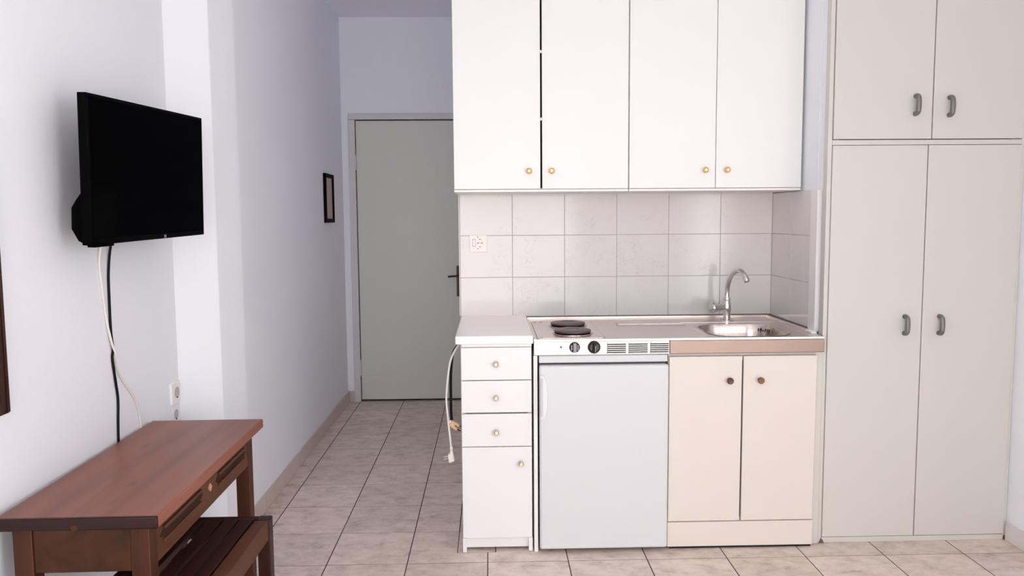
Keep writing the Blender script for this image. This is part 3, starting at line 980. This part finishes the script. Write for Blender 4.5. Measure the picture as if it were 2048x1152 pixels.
# ------------------------------------------------------------------ splashback socket
so = thing("wall_socket", (-0.062, YT, 1.199), "square cream socket plate with rocker switch on the splashback tiles", "socket")
pl = mk("plate", box(-0.1035, -0.0205, YT - 0.009, YT, 1.1985, 1.2810, 0.002, 3), 'cream_plastic', so)
ins = mk("socket_well", lathe([(0.0195, 0), (0.0195, 0.0018), (0.0175, 0.0018), (0.0170, 0.0004), (0, 0.0004)], (-0.0535, YT - 0.009, 1.2425), (0, -1, 0), 32), 'cream_plastic', so)
for dx, r in ((-0.0095, 0.0028), (0.0, 0.0016), (0.0095, 0.0028)):
    mk("pin_hole", lathe([(r, 0), (r, 0.0006), (0, 0.0008)], (-0.0535 + dx, YT - 0.0094, 1.2425), (0, -1, 0), 12), 'dark', ins)
for dz in (-0.0178, 0.0178):
    mk("earth_clip", box(-0.0560, -0.0510, YT - 0.0112, YT - 0.0092, 1.2425 + dz - .0022, 1.2425 + dz + .0022, .0005, 1), 'gasket', ins)
for dz in (-0.0265, 0.0285):
    mk("screw", lathe([(0.0025, 0), (0.0025, 0.0007), (0, 0.0012)], (-0.0635, YT - 0.009, 1.2425 + dz), (0, -1, 0), 12), 'gasket', so)
rk = mk("switch_surround", box(-0.0890, -0.0740, YT - 0.0100, YT - 0.0088, 1.2255, 1.2610, .0005, 1), 'wall_grout', so)
mk("rocker_switch", box(-0.0875, -0.0755, YT - 0.0125, YT - 0.0098, 1.2270, 1.2595, .0012, 2), 'plastic', rk)

# ------------------------------------------------------------------ wardrobe
wr = thing("wardrobe", (1.75, 3.5, 0), "built-in off-white wardrobe with four doors and grey pulls", "wardrobe")
WY = 3.180
wx = (1.3490, 1.3690, 1.7600, 2.1360, XR - 0.001)     # frame, door, mid, door, frame
fb = WY + 0.006
mk("frame_post", box(wx[0], wx[1] - .002, fb, 3.222, 0, ZC - .001, .0015, 1), 'wardrobe', wr)
mk("frame_post", box(wx[3] + .002, wx[4], fb, 3.222, 0, ZC - .001, .0015, 1), 'wardrobe', wr)
mk("frame_rail", box(wx[1] - .002, wx[3] + .002, fb, 3.222, 1.6420, 1.6620, .001, 1), 'wardrobe', wr)
mk("frame_rail", box(wx[1] - .002, wx[3] + .002, fb, 3.222, 2.740, ZC - .001, .001, 1), 'wardrobe', wr)
mk("plinth", box(wx[1] - .002, wx[3] + .002, fb - .002, 3.222, 0.0, 0.0230, .001, 1), 'wardrobe', wr)
mk("frame_post", box(wx[1] - .004, wx[1] + .03, WY + .0205, 3.2225, 0.024, ZC - .06), 'wardrobe', wr)
mk("frame_post", box(wx[3] - .03, wx[3] + .004, WY + .0205, 3.2225, 0.024, ZC - .06), 'wardrobe', wr)
mk("carcass", box(1.402, XR - .02, 3.225, 3.80, 0.002, ZC - .02), 'gasket', wr)


mk("chipped_corner", prism([(2.1375, 0.002), (2.1500, 0.002), (2.1500, 0.020), (2.1440, 0.014), (2.1400, 0.019)], fb - .006, fb - .001, 'Y'), 'copper', wr)
mk("chipped_corner", prism([(1.3560, 0.000), (1.3760, 0.000), (1.3720, 0.012), (1.3650, 0.020), (1.3600, 0.008)], fb - .007, fb - .001, 'Y'), 'sealant', wr)


def pull(x, z, parent):
    """grey bow pull, 75 mm tall."""
    bm = bmesh.new()
    path = smooth_path([(x, WY + .001, z + .0345), (x, WY - .014, z + .0345), (x, WY - .024, z + .026), (x, WY - .027, z), (x, WY - .024, z - .026), (x, WY - .014, z - .0345), (x, WY + .001, z - .0345)], 6)
    n = len(path)
    rr = [0.0078 + 0.0022 * math.sin(math.pi * i / (n - 1)) for i in range(n)]
    b_tube(bm, path, rr, 12)
    h = mk("handle", bm, 'grey_metal', parent)
    for s in (-1, 1):
        mk("handle_foot", lathe([(0.0095, 0), (0.0095, 0.003), (0.0075, 0.005), (0, 0.005)], (x, WY, z + s * .0345), (0, -1, 0), 14), 'grey_metal', h)


for (a, b, z0, z1, hx2, hz, lean) in ((wx[1], 1.7645, 1.6650, 2.737, 1.695, 1.798, 0), (1.7685, wx[3], 1.6650, 2.737, 1.832, 1.792, 0),
                                      (wx[1] - .001, 1.7530, 0.0255, 1.6400, 1.683, 0.915, 0), (1.7565, wx[3], 0.0255, 1.6400, 1.826, 0.914, 0)):
    d = mk("door", box(a, b, WY, WY + 0.020, z0, z1, 0.0022, 2), 'wardrobe', wr)
    pull(hx2, hz, d)
mk("gap_shade", box(1.7480, 1.7720, WY + 0.0215, WY + 0.0245, 0.03, 2.73), 'dark', wr)  # black strip standing for shade in the wardrobe's middle seam

struct("trim_4", box(1.3195, 1.3485, 3.176, 3.30, 0.0, 0.8110, 0.0015, 1), 'wardrobe', "pale filler strip between sink cabinet and wardrobe")

# ------------------------------------------------------------------ television
tv = thing("television", (-1.0936, 2.628, 1.301), "black flat-screen television mounted on the white wall", "television",
           rot=(math.radians(1.23), math.radians(1.8), math.radians(-4.76)))
TW, TH = 0.359, 0.424
mk("panel", box(-0.028, 0.0, -TW, TW, 0, TH, 0.003, 3), 'tv', tv, True)
scr = mk("screen", box(-0.004, 0.0012, -TW + .009, TW - .009, 0.017, TH - .009, 0.0005, 1), 'screen', tv, True)
bc = prism([(-0.030, 0.004), (-0.027, 0.155), (-0.046, 0.130), (-0.062, 0.105), (-0.064, 0.045), (-0.045, 0.012)], 0, 1, 'Y')
for v in bc.verts:
    v.co.y = -TW + .012 if v.co.y < .5 else TW - .012
mk("back_casing", bc, 'tv', tv, True)
mk("back_cover", box(-0.040, -0.027, -TW + .03, TW - .03, 0.15, TH - .05, 0.004, 2), 'tv', tv, True)
br = bmesh.new()
b_box(br, -0.062, -0.038, -0.12, 0.12, 0.14, 0.18, .002, 1)
b_box(br, -0.062, -0.038, -0.12, 0.12, 0.28, 0.32, .002, 1)
b_box(br, -0.140, -0.060, -0.03, 0.03, 0.16, 0.30, .002, 1)
mk("wall_bracket", br, 'tv', tv, True)
# small u-shaped maker's mark
um = bmesh.new()
b_box(um, 0.0000, 0.0022, 0.058, 0.0602, 0.0035, 0.0125)
b_box(um, 0.0000, 0.0022, 0.0655, 0.0677, 0.0035, 0.0125)
b_box(um, 0.0000, 0.0022, 0.0600, 0.0657, 0.0028, 0.0048)
mk("mark", um, 'tv_mark', tv, True, smooth=0)
mk("sensor_strip", box(-0.02, 0.003, -TW + .012, -TW + .11, -0.006, 0.002, .001, 1), 'tv', tv, True)

tag(mk("power_cable", tube([(-1.205, 2.600, 1.345), (-1.232, 2.614, 1.285), (-1.240, 2.606, 1.20), (-1.240, 2.601, 1.106), (-1.240, 2.601, 1.00), (-1.240, 2.610, 0.945), (-1.240, 2.601, 0.915),
                            (-1.240, 2.614, 0.840), (-1.240, 2.625, 0.772), (-1.240, 2.617, 0.69), (-1.240, 2.614, 0.60), (-1.238, 2.62, 0.35), (-1.236, 2.66, 0.10), (-1.20, 2.76, 0.006)], 0.0042, 8, 6), 'cable_black'),
    "black cable hanging from the television down the white wall", "cable")
tag(mk("aerial_cable", tube([(-1.205, 2.545, 1.345), (-1.232, 2.551, 1.285), (-1.2405, 2.549, 1.23), (-1.2405, 2.556, 1.160), (-1.2405, 2.576, 1.045), (-1.2345, 2.592, 0.965), (-1.2295, 2.603, 0.930), (-1.2380, 2.620, 0.890),
                             (-1.2405, 2.650, 0.845), (-1.2405, 2.705, 0.790), (-1.2405, 2.750, 0.743), (-1.2405, 2.775, 0.69), (-1.2405, 2.785, 0.62), (-1.240, 2.80, 0.45)], 0.0038, 8, 6), 'cable_white'),
    "thin white cable curving down the wall below the television", "cable")

# ------------------------------------------------------------------ sockets by the table
s1 = thing("wall_socket", (XL, 3.094, 0.650), "white square wall socket above the far end of the wooden table", "socket")
mk("plate", box(XL, XL + 0.010, 3.052, 3.136, 0.6500, 0.7330, 0.003, 3), 'plastic', s1)
wl = mk("socket_well", lathe([(0.0210, 0), (0.0215, 0.002), (0.0190, 0.0022), (0.0175, 0.0004), (0, 0.0004)], (XL + 0.010, 3.098, 0.692), (1, 0, 0), 28), 'well', s1)
mk("earth_clip", box(XL + 0.010, XL + 0.0135, 3.094, 3.099, 0.670, 0.675), 'dark', wl)
s2 = thing("wall_socket", (XL, 3.099, 0.575), "plain round socket just above the table, below the square one", "socket")
mk("plate", box(XL, XL + 0.003, 3.070, 3.128, 0.572, 0.636, 0.001, 2), 'wall', s2)
wl = mk("socket_well", lathe([(0.0195, 0), (0.0200, 0.0012), (0.0185, 0.0014), (0.0175, 0.0003), (0, 0.0003)], (XL + 0.003, 3.099, 0.604), (1, 0, 0), 28), 'well', s2)
mk("earth_clip", box(XL + 0.003, XL + 0.0060, 3.095, 3.100, 0.584, 0.589), 'dark', wl)

# ------------------------------------------------------------------ pictures
def framed(name, x, y0, y1, z0, z1, fw_, m_frame, m_in, label, cat, deep=0.018):
    p = thing(name, (x, (y0 + y1) / 2, z0), label, cat)
    mk("frame_bar", box(x, x + deep, y0, y0 + fw_, z0, z1, .003, 2), m_frame, p)
    mk("frame_bar", box(x, x + deep, y1 - fw_, y1, z0, z1, .003, 2), m_frame, p)
    mk("frame_bar", box(x, x + deep, y0 + fw_, y1 - fw_, z0, z0 + fw_, .003, 2), m_frame, p)
    mk("frame_bar", box(x, x + deep, y0 + fw_, y1 - fw_, z1 - fw_, z1, .003, 2), m_frame, p)
    inner = mk("print_mat", box(x, x + deep * .45, y0 + fw_ - .002, y1 - fw_ + .002, z0 + fw_ - .002, z1 - fw_ + .002), m_in, p)
    return p, inner


pp, inn = framed("small_picture", XH, 5.185, 5.455, 1.336, 1.655, 0.026, 'frame_dark', 'print_mat', "small dark-framed picture on the passage wall", "picture")
mk("print", box(XH + 0.008, XH + 0.0092, 5.245, 5.395, 1.395, 1.596), 'print', inn)
pp, inn = framed("large_picture_frame", XL, 1.42, 2.008, 0.882, 1.620, 0.050, 'frame_brown', 'mirror_panel', "brown wooden picture frame cut off by the photo's edge, on the television wall", "picture frame", 0.026)
for a in ((XL + .026, XL + .030, 1.995, 2.004, 0.886, 1.616), (XL + .026, XL + .030, 1.968, 1.976, 0.915, 1.59)):
    mk("moulding", box(*a, .001, 1), 'frame_brown', pp)

# ------------------------------------------------------------------ table
tb = thing("wooden_table", (-1.0325, 2.390, 0), "reddish-brown wooden console table with carved apron against the wall", "table", rot=(0, 0, math.radians(0.66)))
hw, hl = 0.2015, 0.476
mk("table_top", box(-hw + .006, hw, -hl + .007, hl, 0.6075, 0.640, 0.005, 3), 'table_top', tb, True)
mk("end_edge", box(-hw + .007, hw - .001, -hl, -hl + .012, 0.6080, 0.6392, 0.004, 3), 'table_end', tb, True)
lx, ly, lt = hw - 0.034, hl - 0.030, 0.048
for sx in (-1, 1):
    for sy in (-1, 1):
        x0, x1 = sorted((sx * lx, sx * (lx - lt)))
        y0, y1 = sorted((sy * ly, sy * (ly - lt)))
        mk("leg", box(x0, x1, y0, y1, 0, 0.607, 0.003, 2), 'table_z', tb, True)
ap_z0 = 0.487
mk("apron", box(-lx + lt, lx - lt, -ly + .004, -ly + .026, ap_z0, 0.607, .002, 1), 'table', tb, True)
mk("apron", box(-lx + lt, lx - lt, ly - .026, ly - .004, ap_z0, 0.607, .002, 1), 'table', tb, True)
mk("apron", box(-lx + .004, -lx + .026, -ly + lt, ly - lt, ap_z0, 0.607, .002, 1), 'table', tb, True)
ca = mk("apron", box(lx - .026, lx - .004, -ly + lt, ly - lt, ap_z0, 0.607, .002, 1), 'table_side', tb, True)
for (a, b) in ((-0.375, -0.055), (0.055, 0.375)):
    zc_, hh = 0.548, 0.022
    for s in (-1, 1):
        rail = prism([(a + .02, zc_ + s * hh), (b - .02, zc_ + s * hh), (b - .024, zc_ + s * (hh - .010)), (a + .024, zc_ + s * (hh - .010))], lx - .004, lx + .003, 'X', .0015)
        mk("carved_moulding", rail, 'table_side', ca, True)
    mk("carved_groove", prism([(a, zc_), (a + .022, zc_ + hh - .012), (b - .022, zc_ + hh - .012), (b, zc_), (b - .022, zc_ - hh + .012), (a + .022, zc_ - hh + .012)], lx - .005, lx - .0032, 'X'), 'table_groove', ca, True)
mk("diamond_inlay", prism([(-0.012, 0.549), (0, 0.562), (0.012, 0.549), (0, 0.536)], lx - .004, lx + .0015, 'X', .001), 'pale_wood', ca, True)
mk("plug_dowel", prism(rrect(-0.008, 0.008, 0.6085, 0.6215, 0.005, 4), -hl - .0006, -hl + .002, 'Y'), 'table_z', tb, True)

# ------------------------------------------------------------------ bench
bn = thing("slatted_bench", (-0.870, 1.98, 0), "dark brown slatted wooden bench pushed half under the table", "bench")
BX0, BX1, BY0, BY1, BZ = -1.010, -0.7000, 1.50, 2.466, 0.4300
lg = 0.040
for x0 in (BX0, BX1 - lg):
    for y0 in (BY0, BY1 - lg):
        mk("leg", box(x0, x0 + lg, y0, y0 + lg, 0, BZ - (.0 if x0 > BX0 else 0.0), .003, 2), 'bench', bn)
mk("end_rail", box(BX0 + lg, BX1 - lg, BY0 + .002, BY0 + .024, BZ - .065, BZ - .001, .002, 2), 'bench', bn)
mk("end_rail", box(BX0 + lg, BX1 - lg, BY1 - .024, BY1 - .002, BZ - .065, BZ - .001, .002, 2), 'bench', bn)
mk("side_rail", box(BX0 + .002, BX0 + .024, BY0 + lg, BY1 - lg, BZ - .065, BZ - .001, .002, 2), 'bench', bn)
mk("side_rail", box(BX1 - .047, BX1 - .004, BY0 + lg, BY1 - lg, BZ - .065, BZ - .001, .003, 2), 'bench_side', bn)
mk("support_bar", box(BX0 + .024, BX1 - .047, 1.96, 1.99, BZ - .045, BZ - .018, .002, 1), 'bench', bn)
x1 = BX1 - .053
for k in range(5):
    wdt = 0.0400 if k < 4 else 0.028
    mk("slat", box(x1 - wdt, x1, BY0 + .026, BY1 - .026, BZ - .018, BZ - .001, .002, 2), 'bench', bn)
    x1 -= wdt + (0.020 if k == 2 else 0.0075)
mk("stretcher", box(BX1 - .030, BX1 - .012, BY0 + lg, BY1 - lg, 0.12, 0.155, .002, 1), 'bench_side', bn)
mk("stretcher", box(BX0 + .012, BX0 + .030, BY0 + lg, BY1 - lg, 0.12, 0.155, .002, 1), 'bench', bn)

# ------------------------------------------------------------------ hanging cords beside the drawer cabinet
wc = thing("white_cord", (-0.17, 3.20, 0.35), "white cord with flat angled plug hanging beside the drawer cabinet", "cord")
YC = 3.215
mk("cable", tube([(-0.1335, 3.50, 0.851), (-0.1335, 3.30, 0.851), (-0.138, 3.24, 0.843), (-0.156, YC, 0.817), (-0.173, YC, 0.774), (-0.185, YC, 0.691), (-0.190, YC, 0.618), (-0.184, YC, 0.535), (-0.178, YC, 0.470), (-0.173, YC, 0.418)], 0.0042, 10, 7), 'cable_white', wc)
pg = mk("plug", prism([(-0.187, 0.394), (-0.177, 0.399), (-0.177, 0.412), (-0.168, 0.414), (-0.165, 0.395), (-0.159, 0.366), (-0.183, 0.358)], YC - .014, YC + .014, 'Y', .003), 'plug_white', wc)
mk("strain_relief", lathe([(0.0045, 0), (0.0065, -0.004), (0.0065, -0.012), (0.0050, -0.016)], (-0.1728, YC, 0.425), n=12), 'plug_white', pg)
for dz in (0.0, 0.009):
    mk("pin", b_tube(bmesh.new(), [Vector((-0.184, YC, 0.374 + dz)), Vector((-0.205, YC, 0.371 + dz))], 0.0021, 8), 'chrome', pg)
bk = thing("black_cord", (-0.17, 3.25, 0.49), "black cord with tan two-pin plug hanging beside the drawer cabinet", "cord")
YB = 3.228
mk("cable", tube([(-0.1345, 3.52, 0.840), (-0.1345, 3.36, 0.840), (-0.140, 3.29, 0.838), (-0.160, YB, 0.812), (-0.169, YB, 0.750), (-0.172, YB, 0.690), (-0.172, YB, 0.632), (-0.172, YB, 0.569), (-0.170, YB, 0.533)], 0.0056, 10, 7), 'cable_black', bk)


def rot2(pts, ox, oz, ang):
    c, s = math.cos(ang), math.sin(ang)
    return [(ox + a * c - b * s, oz + a * s + b * c) for a, b in pts]


ang = math.radians(-36)
pt = mk("plug", prism(rot2([(-0.004, -0.013), (0.022, -0.015), (0.033, -0.014), (0.033, -0.003), (0.016, -0.002), (0.016, 0.002), (0.033, 0.003), (0.033, 0.013), (0.022, 0.014), (-0.004, 0.011)], -0.170, 0.521, ang), YB - .011, YB + .011, 'Y', .0015), 'plug_tan', bk)
mk("strain_relief", prism(rot2([(-0.013, -0.006), (-0.004, -0.007), (-0.004, 0.007), (-0.013, 0.006)], -0.170, 0.521, ang), YB - .006, YB + .006, 'Y', .001), 'plug_white', pt)
for s in (-1, 1):
    a, b = rot2([(0.031, s * 0.009), (0.050, s * 0.009)], -0.170, 0.521, ang)
    mk("pin", b_tube(bmesh.new(), [Vector((a[0], YB, a[1])), Vector((b[0], YB, b[1]))], 0.0022, 8), 'bronze', pt)
